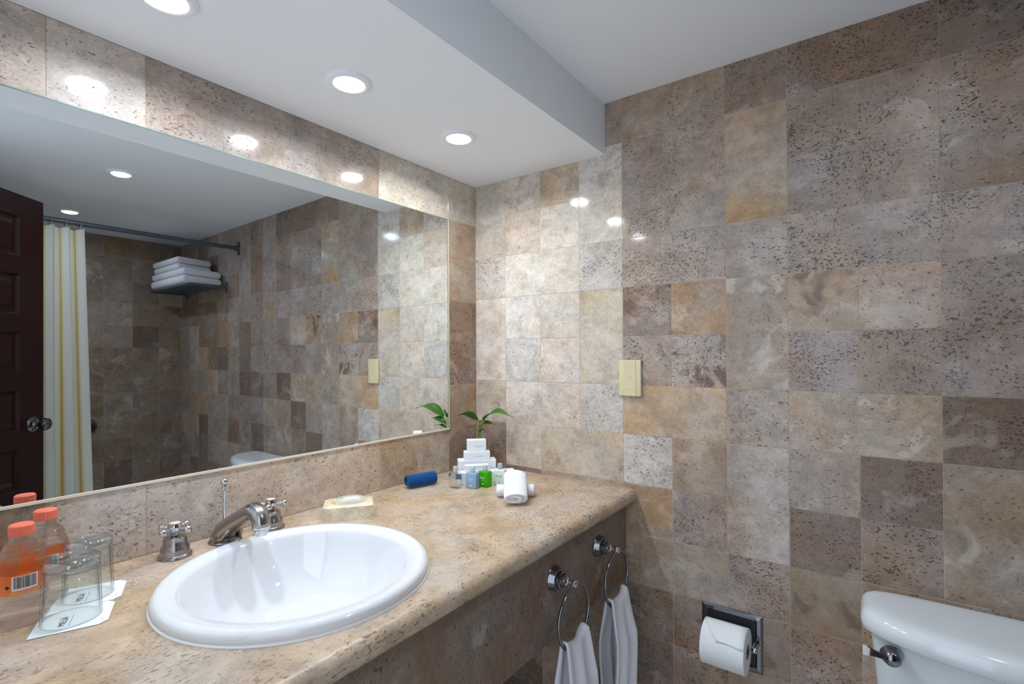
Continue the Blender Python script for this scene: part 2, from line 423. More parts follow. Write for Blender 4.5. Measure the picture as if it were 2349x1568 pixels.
# --- mirror wall
wall_left = struct('wall_left', bm_box(-1.75, .1, .0010, .10, 0, 2.16), M_grout)
wall_left.rotation_euler = (0, 0, math.pi/2)   # local x -> world y, local y -> world -x
R2 = random.Random(5)
ys = [0, -.1506, -.3025, -.458, -.6105, -.7626, -.916, -1.0701, -1.2278, -1.382, -1.52]
topc = ['cream','cream','cream','lgray','lgray','lgray','lgray','sp1','sp1','brown']
botc = ['sp3','sp3','sp3','sp1','sp1','sp1','sp2','sp2','olive','brown']
for i in range(10):
    tile(wall_left, ys[i+1], ys[i], MIR_T if i else 1.7855, SOFF, topc[i], .02, R2)
    tile(wall_left, ys[i+1], ys[i], CNT, MIR_B-.003 if i else 1.0309, botc[i] if i else 'brown', .02, R2)
colz = [1.7855, 1.6458, 1.4913, 1.3379, 1.1874, 1.0309]
for i, p in enumerate(('pink', 'tan', 'brown', 'brown', 'tan')):
    tile(wall_left, ys[1], 0, colz[i+1], colz[i], p, .03, R2)
# --- tub wall opposite the mirror
wall_back = struct('wall_back', bm_box(-.1, 1.75, .0010, .12, 0, 2.16), M_grout)
wall_back.location = wl(S_BACK, 0, 0); wall_back.rotation_euler = (0, 0, DELTA-math.pi/2)   # local x -> towards the door, local y -> outwards
R3 = random.Random(21)
cbb = lambda c: 0.0 if c == 0 else .137+(c-1)*.1575
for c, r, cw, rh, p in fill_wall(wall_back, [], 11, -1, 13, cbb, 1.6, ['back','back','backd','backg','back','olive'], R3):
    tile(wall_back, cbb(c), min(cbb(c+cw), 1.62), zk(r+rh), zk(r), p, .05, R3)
# --- wall with the doorway (beside and behind the viewer)
bm = bmesh.new()
box(bm, -.1, .66, -1.64, Y_FRONT, 0, 2.16); box(bm, 1.50, 3.1, -1.64, Y_FRONT, 0, 2.16); box(bm, .66, 1.50, -1.64, Y_FRONT, 2.02, 2.16)
struct('wall_front', bm, M_plaster)
bm = bmesh.new()
box(bm, .60, .66, -1.66, Y_FRONT+.015, 0, 2.06); box(bm, 1.50, 1.56, -1.66, Y_FRONT+.015, 0, 2.06); box(bm, .66, 1.50, -1.66, Y_FRONT+.015, 2.0, 2.06)
struct('trim_1', bm, M_wood)
# --- ceiling and the dropped soffit over the counter
ceiling = struct('ceiling', bm_box(-.1, 3.1, -1.7, .15, CEIL, CEIL+.08), M_plaster)
struct('soffit', bm_box(0.0, SOFF_X, -1.52, .012, SOFF, CEIL), M_plaster, ceiling)

# ================================================================== LAMPS
def downlight(x, y, z, col, power, label, group, spread=160, r=.031):
    t = empty('downlight', (x, y, z), 0, label, 'downlight', group)
    prof = [(.036, 0), (.036, -.006), (.040, -.0075), (.047, -.006), (.052, -.002), (.052, 0)]
    meshobj('trim_ring', bm_lathe(prof, 48), M_plaster, t, smooth=40)
    meshobj('lens', bm_lathe([(0, -.0045), (.02, -.004), (.0345, -.002), (.0345, 0)], 48), emit('lamp_lens', (col[0], col[1], col[2], 1), 15), t, smooth='all')
    ld = bpy.data.lights.new('downlight_bulb', 'AREA'); ld.shape = 'DISK'; ld.size = 2*r; ld.energy = power; ld.color = col; ld.spread = math.radians(spread)
    lo = bpy.data.objects.new('bulb', ld); link(lo, t); lo.location = (0, 0, -.009)
    return t
SL = 'downlights along the lowered ceiling strip above the counter'
downlight(.2550, -.3715, SOFF, (1.0, 1.0, .95), 2.4, 'round downlight in the soffit closest to the tiled corner', SL)
downlight(.2540, -.7465, SOFF, (.86, .93, 1.0), 2.4, 'round downlight in the soffit above the soap dish', SL)
downlight(.2330, -1.1130, SOFF, (.82, .89, 1.0), 2.4, 'round downlight in the soffit above the water bottles', SL)
MLb = 'downlights in the main ceiling seen in the mirror'
downlight(1.4308, -.718, CEIL, (.80, .90, 1.0), 2.4, 'round downlight in the main ceiling in front of the shower rod', MLb, 172)
downlight(2.3585, -.693, CEIL, (.80, .90, 1.0), 2.3, 'round downlight in the ceiling behind the shower rod', MLb, 172)

# ================================================================== MIRROR
mt = empty('wall_mirror', (0, MIR_R, MIR_B), 0, 'large frameless wall mirror above the tiled splashback', 'mirror')
mlen = 1.50+MIR_R
meshobj('glass', bm_box(-.004, .0008, -mlen, 0, 0, MIR_T-MIR_B, 0), M_mirror, mt)
bm = bmesh.new(); box(bm, -.004, .0015, 0, .0022, 0, MIR_T-MIR_B); box(bm, -.004, .0015, -mlen, 0, MIR_T-MIR_B-.0005, MIR_T-MIR_B+.002)
meshobj('glass_edge', bm, M_glassedge, mt)
bm = bmesh.new(); box(bm, -.003, .003, -mlen, .005, -.0045, .0008); box(bm, -.003, .002, .0022, .0062, -.004, MIR_T-MIR_B+.002)
meshobj('sealant_bead', bm, M_caulk, mt)

# ================================================================== COUNTER AND SINK
SKX, SKY, SKR = .357, -.929, .239
ct = empty('vanity_counter', (.3, -.76, CNT), 0, 'tan stone vanity counter with a rounded front edge and a deep apron', 'counter')
def counter_top():
    bm = bmesh.new(); n = 72; xf = .620; y0, y1 = -1.519, .014
    R = .222
    ins = []; outs = []
    for i in range(n):
        a = 2*math.pi*i/n; c, s = math.cos(a), math.sin(a)
        ins.append((SKX+R*c, SKY+R*s))
        tx = (xf-SKX)/c if c > 1e-9 else ((0.0005-SKX)/c if c < -1e-9 else 1e9)
        ty = (-.66-SKY)/s if s > 1e-9 else ((-1.20-SKY)/s if s < -1e-9 else 1e9)
        k = min(tx, ty); outs.append((SKX+k*c, SKY+k*s))
    vi = [bm.verts.new((x, y, CNT)) for x, y in ins]; vd = [bm.verts.new((x, y, CNT-.035)) for x, y in ins]
    vo = [bm.verts.new((x, y, CNT)) for x, y in outs]
    for i in range(n):
        j = (i+1) % n
        bm.faces.new((vi[i], vi[j], vo[j], vo[i])); bm.faces.new((vd[i], vd[j], vi[j], vi[i]))
    # corner fill triangles between rectangle corners and sampled boundary
    for (cx, cy) in ((xf, -.66), (.0005, -.66), (.0005, -1.20), (xf, -1.20)):
        best = min(range(n), key=lambda i: -1 if False else abs(math.atan2(cy-SKY, cx-SKX)-math.atan2(outs[i][1]-SKY, outs[i][0]-SKX)))
        a = math.atan2(cy-SKY, cx-SKX) % (2*math.pi); i = int(a/(2*math.pi)*n) % n; j = (i+1) % n
        v = bm.verts.new((cx, cy, CNT)); bm.faces.new((vo[i], vo[j], v))
    for (ya, yb) in ((-.66, y1), (y0, -1.20)):
        bm.faces.new([bm.verts.new(p) for p in ((.0005, ya, CNT), (xf, ya, CNT), (xf, yb, CNT), (.0005, yb, CNT))])
    # bullnose front
    prof = [(xf, CNT)]
    for k in range(1, 13):
        a = math.pi/2-math.pi*k/12; prof.append((xf+.021*math.cos(a), CNT-.021+.021*math.sin(a)))
    prof += [(.583, CNT-.042)]
    loops = []
    A = [bm.verts.new((x, y0, z)) for x, z in prof]; B = [bm.verts.new((x, y1, z)) for x, z in prof]
    for i in range(len(prof)-1): bm.faces.new((A[i], A[i+1], B[i+1], B[i]))
    bmesh.ops.remove_doubles(bm, verts=bm.verts, dist=1e-5)
    bmesh.ops.translate(bm, verts=bm.verts, vec=(-.3, .76, -CNT))
    return bm
meshobj('counter_top', counter_top(), M_counter, ct, smooth=30)
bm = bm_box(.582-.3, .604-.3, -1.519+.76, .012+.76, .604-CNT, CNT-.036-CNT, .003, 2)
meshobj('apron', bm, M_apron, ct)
# sink
sk = empty('sink_basin', (SKX, SKY, CNT), 0, 'round white ceramic drop-in sink basin set into the counter', 'sink')
prof = [(.214, -.02), (.229, .0005), (.2365, .003), (.2385, .008), (.2365, .015), (.2315, .0195), (.225, .0205), (.214, .0195), (.204, .0178), (.199, .0155),
        (.1955, .010), (.190, -.006), (.178, -.035), (.161, -.068), (.136, -.098), (.102, -.119), (.066, -.131), (.03, -.136), (.0, -.137)]
meshobj('basin', bm_lathe(prof, 96), M_ceramic, sk, smooth='all')
meshobj('sealant_bead', bm_lathe([(.226, .0), (.2410, .0), (.2408, .0010), (.2388, .0032), (.232, .004)], 96), M_bluecaulk, sk, smooth='all')
bm = bm_lathe([(0, -.1335), (.014, -.1335), (.017, -.135), (.021, -.1345), (.024, -.1355)], 32); meshobj('drain', bm, M_chrome, sk, smooth=40)
def ovf():
    bm = bmesh.new()
    m = Matrix.Translation((.189, 0, -.012)) @ Matrix.Rotation(math.radians(-75), 4, 'Y')
    lathe(bm, [(0, .0), (.006, .0), (.010, .001), (.0115, 0), (.0115, -.002)], 24, m); return bm
meshobj('overflow', ovf(), M_chrome, sk, smooth=40)

# ================================================================== FAUCET (three pieces)
def cross_handle(x, y, rz, label):
    t = empty('cross_tap', (x, y, CNT), rz, label, 'tap', 'cross taps beside the spout')
    meshobj('escutcheon', bm_lathe([(0, 0), (.0305, 0), (.0315, .002), (.0305, .005), (.027, .007), (.0262, .016), (.0255, .021), (.0225, .025), (.0215, .036), (.021, .040), (.018, .042), (.011, .043), (0, .043)], 40), M_brushed, t, smooth=35)
    hub = meshobj('hub', bm_lathe([(0, .043), (.008, .044), (.0085, .048), (.012, .052), (.0135, .058), (.0125, .064), (.0115, .068), (.0, .0685)], 32), M_chrome, t, smooth=35)
    meshobj('button', bm_lathe([(.0, .0688), (.0095, .0688), (.0100, .0696), (.0092, .0704), (0, .0706)], 32), M_ivory_pink, hub, smooth=40)
    for k in range(4):
        bm = bmesh.new(); m = Matrix.Rotation(k*math.pi/2, 4, 'Z') @ Matrix.Translation((0, 0, .058)) @ Matrix.Rotation(math.pi/2, 4, 'Y')
        lathe(bm, [(.0055, .008), (.0045, .014), (.0042, .018), (.0055, .020), (.0055, .0215), (.005, .023), (.0072, .026), (.0082, .030), (.0072, .034), (.004, .037), (0, .0375)], 20, m)
        meshobj('arm', bm, M_chrome, t, smooth='all')
    return t
M_ivory_pink = pmat('porcelain_button', srgb(232, 206, 184), .3)
cross_handle(.0575, -1.037, math.radians(28), 'chrome cross-handled tap beside the drinking glasses')
cross_handle(.0530, -.830, math.radians(52), 'chrome cross-handled tap between the spout and the soap dish')
def faucet():
    t = empty('faucet_spout', (.05, -.934, CNT), 0, 'brushed metal faucet spout bending over the basin rim', 'faucet')
    meshobj('base_flange', bm_lathe([(0, 0), (.0325, 0), (.034, .002), (.032, .005), (.029, .008), (.0275, .012), (.0, .013)], 40), M_brushed, t, smooth=35)
    # body: skewed loft rising towards the basin
    bm = bmesh.new(); secs = []
    path = [((-.004, .006), .0290, .0300), ((.000, .016), .0255, .0275), ((.010, .028), .0225, .0245), ((.030, .0415), .0195, .0215), ((.060, .0575), .0180, .0200), ((.092, .0740), .0176, .0195), ((.118, .0865), .0178, .0195),
            ((.136, .0915), .0180, .0195), ((.151, .0880), .0178, .0190), ((.1595, .0775), .0170, .0180), ((.162, .066), .0160, .0170), ((.162, .060), .0150, .0160)]
    for i, ((x, z), a, b) in enumerate(path):
        p0 = path[max(i-1, 0)][0]; p1 = path[min(i+1, len(path)-1)][0]
        tx, tz = p1[0]-p0[0], p1[1]-p0[1]; l = math.hypot(tx, tz); tx, tz = tx/l, tz/l
        if i == 0: tx, tz = 0, 1
        if i == len(path)-1: tx, tz = 0, -1
        nx, nz = -tz, tx
        secs.append([(x+a*math.cos(2*math.pi*k/24)*nx, b*math.sin(2*math.pi*k/24), z+a*math.cos(2*math.pi*k/24)*nz) for k in range(24)])
    loft(bm, secs); o = meshobj('body', bm, M_brushed, t, smooth='all')
    bm = bmesh.new(); m = Matrix.Translation((.162, 0, 0))
    lathe(bm, [(0, .0585), (.0135, .0585), (.0175, .062), (.0178, .066), (.0150, .067)], 32, m)
    lathe(bm, [(0, .047), (.0115, .047), (.0125, .049), (.0125, .0585), (0, .0588)], 32, m)
    meshobj('nozzle', bm, M_chrome, t, smooth=35)
    bm = bmesh.new(); tube(bm, [(.012, -.024, .006), (.030, -.020, .018), (.050, -.012, .040)], [.006, .005, .003], 10)
    tube(bm, [(.012, .024, .006), (.030, .020, .018), (.050, .012, .040)], [.006, .005, .003], 10); meshobj('side_scroll', bm, M_brushed, t, smooth='all')
    bm = bm_lathe([(0, .012), (.0034, .012), (.0034, .108), (.0050, .109), (.0056, .111), (.0040, .113), (.0040, .1145), (.0062, .116), (.0062, .1175), (.0036, .119), (.0058, .122), (.0078, .126), (.0082, .130), (.0070, .1345), (.0035, .137), (0, .1375)], 24, Matrix.Translation((-.018, .006, 0)))
    meshobj('lift_rod', bm, M_chrome, t, smooth=40)
    return t
faucet()

# ================================================================== BOTTLES, GLASSES, COASTERS
def bottle(x, y, rz, label):
    t = empty('water_bottle', (x, y, CNT), rz, label, 'bottle', 'small water bottles with orange caps')
    H = .150
    prof = [(0, .004), (.020, .0005), (.0275, .0), (.0305, .004), (.0315, .010)]
    z = .014
    while z < .044: prof += [(.0320, z), (.0294, z+.004), (.0320, z+.008)]; z += .0095
    prof += [(.0312, .052), (.0312, .084), (.0322, .088)]
    z = .092
    for k in range(3):
        r = .0322-.0022*k; prof += [(r, z), (r-.0026, z+.0035), (r-.0006, z+.006)]; z += .0075
    prof += [(.0240, .1175), (.0205, .123), (.0165, .1275), (.0145, .130), (.0138, .134), (.0158, .1355), (.0158, .137), (.0138, .138), (0, .138)]
    bm = bm_lathe(prof, 40)
    # slight swirl of the ribs
    for v in bm.verts:
        a = math.atan2(v.co.y, v.co.x); r = math.hypot(v.co.x, v.co.y)
        if r > .012 and (.012 < v.co.z < .05 or .09 < v.co.z < .116): v.co.z += .0022*math.sin(a*2+v.co.z*60)
    meshobj('body', bm, M_water, t, smooth='all')
    cap = bmesh.new()
    lathe(cap, [(.0150, .1375), (.0150, .1385)], 48)
    n = 60; ring0 = []; ring1 = []
    pr = lambda k: .0158 if k % 2 else .0151
    ring0 = [cap.verts.new((pr(k)*math.cos(2*math.pi*k/n), pr(k)*math.sin(2*math.pi*k/n), .1392)) for k in range(n)]
    ring1 = [cap.verts.new((pr(k)*math.cos(2*math.pi*k/n), pr(k)*math.sin(2*math.pi*k/n), .1525)) for k in range(n)]
    top = [cap.verts.new((.0140*math.cos(2*math.pi*k/n), .0140*math.sin(2*math.pi*k/n), .1542)) for k in range(n)]
    for A, B in ((ring0, ring1), (ring1, top)):
        for k in range(n): cap.faces.new((A[k], A[(k+1) % n], B[(k+1) % n], B[k]))
    cap.faces.new(top); cap.faces.new(ring0[::-1])
    meshobj('cap', cap, M_orange_cap, t)
    lab = bmesh.new(); rl = .0318; n = 64; rows = []
    for k in range(n+1):
        a = 2*math.pi*k/n; zt = .0835+.0028*math.sin(a*5)*math.sin(a*2+.6)
        rows.append((lab.verts.new((rl*math.cos(a), rl*math.sin(a), .0525)), lab.verts.new((rl*math.cos(a), rl*math.sin(a), zt))))
    for k in range(n): lab.faces.new((rows[k][0], rows[k+1][0], rows[k+1][1], rows[k][1]))
    lo = meshobj('label', lab, M_label, t, smooth='all')
    def patch(bm, a0, a1, z0, z1, r):
        m = max(1, int((a1-a0)/.12)); prev = None
        for k in range(m+1):
            a = a0+(a1-a0)*k/m; cur = (bm.verts.new((r*math.cos(a), r*math.sin(a), z0)), bm.verts.new((r*math.cos(a), r*math.sin(a), z1)))
            if prev: bm.faces.new((prev[0], cur[0], cur[1], prev[1]))
            prev = cur
    bm = bmesh.new(); patch(bm, -.10, .86, .0595, .0815, rl+.00012); meshobj('barcode_panel', bm, M_white_print, lo)
    bm = bmesh.new(); rb = random.Random(3); a = -.04
    while a < .80:
        w = rb.choice((.010, .016, .026)); patch(bm, a, a+w, .0625, .0805, rl+.00022); a += w+rb.choice((.009, .014, .02))
    meshobj('barcode', bm, M_black_print, lo)
    bm = bmesh.new()
    for i in range(3): patch(bm, -.15, .95, .0540+.0016*i, .0545+.0016*i, rl+.00015)
    meshobj('small_print', bm, pmat('print_pale', srgb(250, 190, 150), .6), lo)
    bm = bmesh.new(); c = [bm.verts.new(((rl+.0002)*math.cos(-.27+.085*math.cos(b)), (rl+.0002)*math.sin(-.27+.085*math.cos(b)), .066+.0027*math.sin(b))) for b in [2*math.pi*k/20 for k in range(20)]]
    bm.faces.new(c); meshobj('round_mark', bm, M_black_print, lo)
    return t
# the printed side (local +x, about 0.38 rad) faces the viewer
def face_to(x, y, off): return math.atan2(-1.4591-y, 1.2516-x)+off
bottle(.1490, -1.2840, face_to(.149, -1.284, -.25), 'clear water bottle with orange cap in front, next to the coaster edge')
bottle(.0800, -1.243, face_to(.08, -1.243, -.30), 'clear water bottle with orange cap standing against the splashback')
def tumbler(x, y, r, h, label):
    t = empty('drinking_glass', (x, y, CNT+.0012), 0, label, 'glass', 'upturned drinking glasses on paper coasters')
    rt_ = r*.93
    prof = [(r, .0), (r+.0006, .0012), (r, .003), (r*.985, .012), (rt_, h-.014), (rt_*.985, h-.010), (rt_*.985, h-.012)]
    # wall: outer and inner skins
    bm = bmesh.new(); lathe(bm, [(r-.0022, .0005), (r, .0), (r+.0006, .0012), (r, .004), (rt_+.0004, h-.016)], 56)
    meshobj('wall', bm, M_glass, t, smooth='all')
    bm = bmesh.new(); lathe(bm, [(r-.0024, .0005), (r-.0026, .004), (rt_-.003, h-.019), (rt_-.010, h-.0165), (0, h-.016)], 56)
    meshobj('inside', bm, M_glass, t, smooth='all')
    bm = bmesh.new(); lathe(bm, [(0, h-.0155), (rt_-.006, h-.0158), (rt_+.0002, h-.0158), (rt_+.0012, h-.011), (rt_+.0006, h-.005), (rt_-.003, h-.0008), (rt_-.007, h), (rt_-.010, h-.002), (rt_-.014, h-.0035), (0, h-.004)], 56)
    meshobj('thick_base', bm, M_thick, t, smooth='all')
    return t
def coaster(x, y, rz, dz, label):
    t = empty('paper_coaster', (x, y, CNT+dz), rz, label, 'coaster', 'white paper coasters under the glasses')
    bm = bmesh.new(); a, b, c, th = .047, .044, .011, .0004
    pts = [(-a, -b), (a-c, -b), (a, -b+c), (a, b-c), (a-c, b), (-a+c*.2, b), (-a, b-c*.2)]
    lo_ = [bm.verts.new((px, py, 0)) for px, py in pts]; hi = [bm.verts.new((px, py, th)) for px, py in pts]
    bm.faces.new(hi); bm.faces.new(lo_[::-1])
    for i in range(len(pts)): bm.faces.new((lo_[i], lo_[(i+1) % len(pts)], hi[(i+1) % len(pts)], hi[i]))
    meshobj('card', bm, M_paper, t)
    text_mesh('lettering', 'MELI\u00c1', .0125, M_black_print, t, Matrix.Translation((-.012, -.006, th+.0002)) @ Matrix.Rotation(math.radians(90), 4, 'Z'))
    bm = bmesh.new()
    for i in range(14): box(bm, -.0035, -.0022, -.026+i*.0029, -.0241+i*.0029, th, th+.0002)
    meshobj('small_print', bm, M_grey_print, t)['kind'] = 'stuff'
    bm = bmesh.new()
    for i in range(3): box(bm, .038, .0390, -.030+i*.0026, -.0282+i*.0026, th, th+.0002)
    meshobj('corner_print', bm, M_grey_print, t)['kind'] = 'stuff'
    return t
CA = math.atan2(.085, .035)
coaster(.2085, -1.2320, CA, .0007, 'white paper coaster under the glass closer to the sink')
coaster(.1270, -1.1925, CA, .0001, 'white paper coaster under the glass closer to the splashback')
tumbler(.2040, -1.2345, .0385, .099, 'upturned clear drinking glass in front on a coaster')
tumbler(.1290, -1.1960, .0355, .101, 'upturned clear drinking glass behind, beside the splashback')

# ================================================================== SOAP DISH AND SOAP
def soapdish():
    rz = math.radians(52.5)
    t = empty('soap_dish', (.1290, -.6630, CNT), rz, 'cream speckled soap dish block with an oval hollow', 'soap dish')
    bm = bmesh.new(); L, Wd, H = .0620, .0420, .0365; n = 48; ea, eb = .045, .030
    ins = [(ea*math.cos(2*math.pi*i/n), eb*math.sin(2*math.pi*i/n)) for i in range(n)]
    out = []
    for i in range(n):
        c, s = math.cos(2*math.pi*i/n), math.sin(2*math.pi*i/n); k = min((L-.004)/max(abs(c), 1e-6), (Wd-.004)/max(abs(s), 1e-6))
        p = (1/((abs(c)/(L-.003))**22+(abs(s)/(Wd-.003))**22))**(1/22.0); out.append((p*c, p*s))
    g = lambda k: [(x*k[0], y*k[1], k[2]) for x, y in out]
    loops = [[(x*(L)/(L-.003), y*(Wd)/(Wd-.003), .0) for x, y in out], [(x*L/(L-.003), y*Wd/(Wd-.003), H-.003) for x, y in out], [(x*1.008, y*1.012, H-.0006) for x, y in out], [(x, y, H) for x, y in out],
             [(x*1.0, y*1.0, H) for x, y in ins], [(x*.96, y*.95, H-.002) for x, y in ins], [(x*.86, y*.84, H-.010) for x, y in ins], [(x*.6, y*.6, H-.013) for x, y in ins], [(x*.2, y*.2, H-.0135) for x, y in ins]]
    loft(bm, loops); meshobj('dish', bm, M_dish, t, smooth=45)
    s = empty('soap_bar', (.1300, -.6590, CNT+.0305), rz+math.radians(4), 'small wrapped bar of soap lying in the soap dish', 'soap')
    bm = bm_box(-.026, .026, -.017, .017, -.0035, .014, .0055, 4)
    for v in bm.verts:
        if v.co.z > .008: v.co.z += .0035*(1-(v.co.x/.026)**2)
    meshobj('soap', bm, M_soap, s, smooth='all')
    # wrapper: pillow sheet with crimped ends
    bm = bmesh.new(); nx, ny = 24, 12; grid = []
    for i in range(nx+1):
        x = -.037+.074*i/nx; e = max(0, (abs(x)-.027)/.010); row = []
        for j in range(ny+1):
            y = (-.0195+.039*j/ny)*(1+.06*e)
            zt = (.0165+.0035*(1-min(1, (x/.026)**2)))*(1-e*.55)*(1-max(0, (abs(y)-.0145)/.005)**2*.9)+.0012*math.sin(i*1.7+j*.9)*(1-e)*.4+.004*e*math.sin(j*1.4)*.5
            row.append(bm.verts.new((x, y, max(.002, zt))))
        grid.append(row)
    for i in range(nx):
        for j in range(ny): bm.faces.new((grid[i][j], grid[i+1][j], grid[i+1][j+1], grid[i][j+1]))
    meshobj('wrapper', bm, M_wrap, s, smooth='all')
    text_mesh('lettering', 'ELEMENTS', .0085, M_blue_print, s, Matrix.Translation((.002, .003, .0212)))
    bm = bmesh.new()
    for i in range(4): box(bm, -.024+.0022*i, -.0228+.0022*i, -.010, .006-.003*(i % 2), .0175, .0179)
    meshobj('side_print', bm, M_blue_print, s)
soapdish()

# ================================================================== AMENITY BOXES, BOTTLES, PLANT, ROLLED CLOTHS
PH = math.radians(46)
def cbox(name, cx, cy, z, w, d, h, rz, label, mark=None):
    o = empty(name, (cx, cy, z), rz, label, 'box', 'white amenity boxes stacked in the corner')
    b = bm_box(-w/2, w/2, -d/2, d/2, 0, h, .0012, 2)
    meshobj('carton', b, M_white, o)
    # tuck flap seam
    bm = bmesh.new(); box(bm, w/2-.0002, w/2+.0003, -d/2+.003, d/2-.003, h-.0045, h-.0038); meshobj('flap_seam', bm, M_grey_print, o)
    if mark:
        bm = bmesh.new(); rb = random.Random(len(label)); x = -mark/2+.008
        while x < mark/2+.008:
            wv = rb.choice((.0014, .002, .0026)); box(bm, x, x+wv, -d/2-.0003, -d/2+.0001, h*.44, h*.44+.0021); x += wv+rb.choice((.0008, .0008, .003))
        meshobj('fine_lettering', bm, M_grey_print, o)
    return o
BX, BY = .1445, -.1690
cbox('amenity_box', BX, BY, CNT, .127, .044, .0640, PH, 'widest white carton at the bottom of the stepped stack')
cbox('amenity_box', BX+.001, BY-.001, CNT+.0642, .087, .038, .0270, PH, 'middle white carton of the stepped stack with faint lettering', .040)
cbox('amenity_box', BX, BY-.001, CNT+.0914, .064, .032, .0390, PH-.03, 'topmost white carton of the stepped stack below the leaves', .032)
FX, FY = .2035, -.1895
cbox('amenity_box', FX, FY, CNT, .186, .034, .0365, PH+.05, 'long low white carton lying behind the little bottles')
cbox('amenity_box', FX-.024, FY-.021, CNT+.0367, .078, .024, .0200, PH+.05, 'short white carton resting on the long low carton')
def amen(x, y, rz, mat, label, word=None, wmat=None, extra=None, h=.0490, w=.0370, d=.0260):
    t = empty('toiletry_bottle', (x, y, CNT), rz, label, 'bottle', 'four small square toiletry bottles')
    b = bm_box(-w/2, w/2, -d/2, d/2, 0, h, .0032, 3); meshobj('body', b, mat, t, smooth=50)
    meshobj('cap', bm_lathe([(0, h), (.0070, h), (.0072, h+.003), (.0080, h+.0035), (.0080, h+.0165), (.0074, h+.0178), (0, h+.018)], 32), M_capfrost, t, smooth=40)
    if word: text_mesh('lettering', word, .0105, wmat, t, Matrix.Translation((-.001, -d/2-.0003, h*.60)) @ Matrix.Rotation(math.pi/2, 4, 'X'))
    if word:
        bm = bmesh.new(); box(bm, -.007, .007, -d/2-.0004, -d/2, h*.44, h*.448); box(bm, -.003, .003, -d/2-.0004, -d/2, h*.17, h*.23); meshobj('print_lines', bm, wmat, t)
    if extra:
        bm = bmesh.new(); box(bm, -w/2+.014, w/2-.003, d/2-.0028, d/2-.0022, h*.48, h*.82); box(bm, -w/2-.0004, -w/2+.0004, -d/2+.003, d/2-.010, h*.74, h*.9); meshobj('print_patch', bm, M_blue_print, t)
    return t
A0 = math.radians(37)
amen(.1705, -.3010, A0-.35, M_clear_liq, 'clear toiletry bottle with a blue print patch', None, None, True)
amen(.2160, -.2720, A0-.42, M_blue_lot, 'pale blue toiletry bottle with frosted cap', 'Gel', M_white_print)
amen(.2370, -.2360, A0-.62, M_green_gel, 'bright green toiletry bottle with frosted cap', 'Bath', M_white_print)
amen(.2600, -.1880, A0-.25, M_white_lot, 'milky white toiletry bottle behind the rolled white cloths', 'Body', M_teal_print)
# plant behind the boxes
def leaf(t, base, tip, width, droop, nrm):
    base, tip = Vector(base), Vector(tip); ax = tip-base; L = ax.length; ax.normalize()
    side = ax.cross(Vector(nrm)).normalized(); upv = side.cross(ax).normalized()
    bm = bmesh.new(); n = 14; rows = []
    for i in range(n+1):
        s = i/n; w = width*(math.sin(math.pi*min(1, s*1.05+.02)**.75))*(1-.15*s); w = max(w, .0004)
        p = base+ax*L*s+upv*droop*math.sin(math.pi*s)
        row = []
        for j in range(-3, 4):
            q = j/3; row.append(bm.verts.new(p+side*w*q+upv*(abs(q)*w*.30+.0012*math.sin(s*9+q*2))))
        rows.append(row)
    for a, b in zip(rows, rows[1:]):
        for j in range(6): bm.faces.new((a[j], a[j+1], b[j+1], b[j]))
    o = meshobj('leaf', bm, M_leaf, t, smooth='all'); md = o.modifiers.new('thick', 'SOLIDIFY'); md.thickness = .0006
    return o
def plant():
    px, py = .078, -.080
    t = empty('plant_cutting', (px, py, CNT), 0, 'green leafy plant cutting standing behind the stacked cartons', 'plant')
    v = bm_lathe([(0, 0), (.020, 0), (.022, .004), (.022, .060), (.016, .072), (.016, .080), (.0145, .080), (.0145, .07), (.020, .058), (.020, .006), (0, .006)], 28)
    meshobj('vase', v, M_glass, t, smooth=40)
    bm = bmesh.new(); tube(bm, [(.0, 0, .012), (.004, 0, .09), (.008, .001, .135), (.014, .002, .165), (.024, .002, .183)], [.0032, .0030, .0026, .002, .0012], 8); meshobj('stem', bm, M_stem, t, smooth='all')
    bm = bmesh.new(); tube(bm, [(-.004, 0, .012), (-.006, 0, .10), (-.004, .0, .155), (.002, -.003, .181)], [.0022, .0020, .0017, .0012], 8); meshobj('stem', bm, M_stem, t, smooth='all')
    bm = bmesh.new(); tube(bm, [(.004, 0, .118), (.003, -.002, .140), (.005, -.003, .157)], [.0016, .0013, .001], 8); meshobj('stem', bm, M_stem, t, smooth='all')
    leaf(t, (.022, .002, .181), (.164, -.012, .204), .026, .024, (0, -.30, 1))
    leaf(t, (.000, -.002, .180), (-.052, -.064, .200), .024, .012, (-.45, .25, .85))
    leaf(t, (.004, -.003, .156), (.084, -.006, .172), .015, .010, (0, -.45, .9))
    leaf(t, (.006, -.002, .140), (.044, -.020, .148), .008, .006, (.1, -.3, .9))
plant()
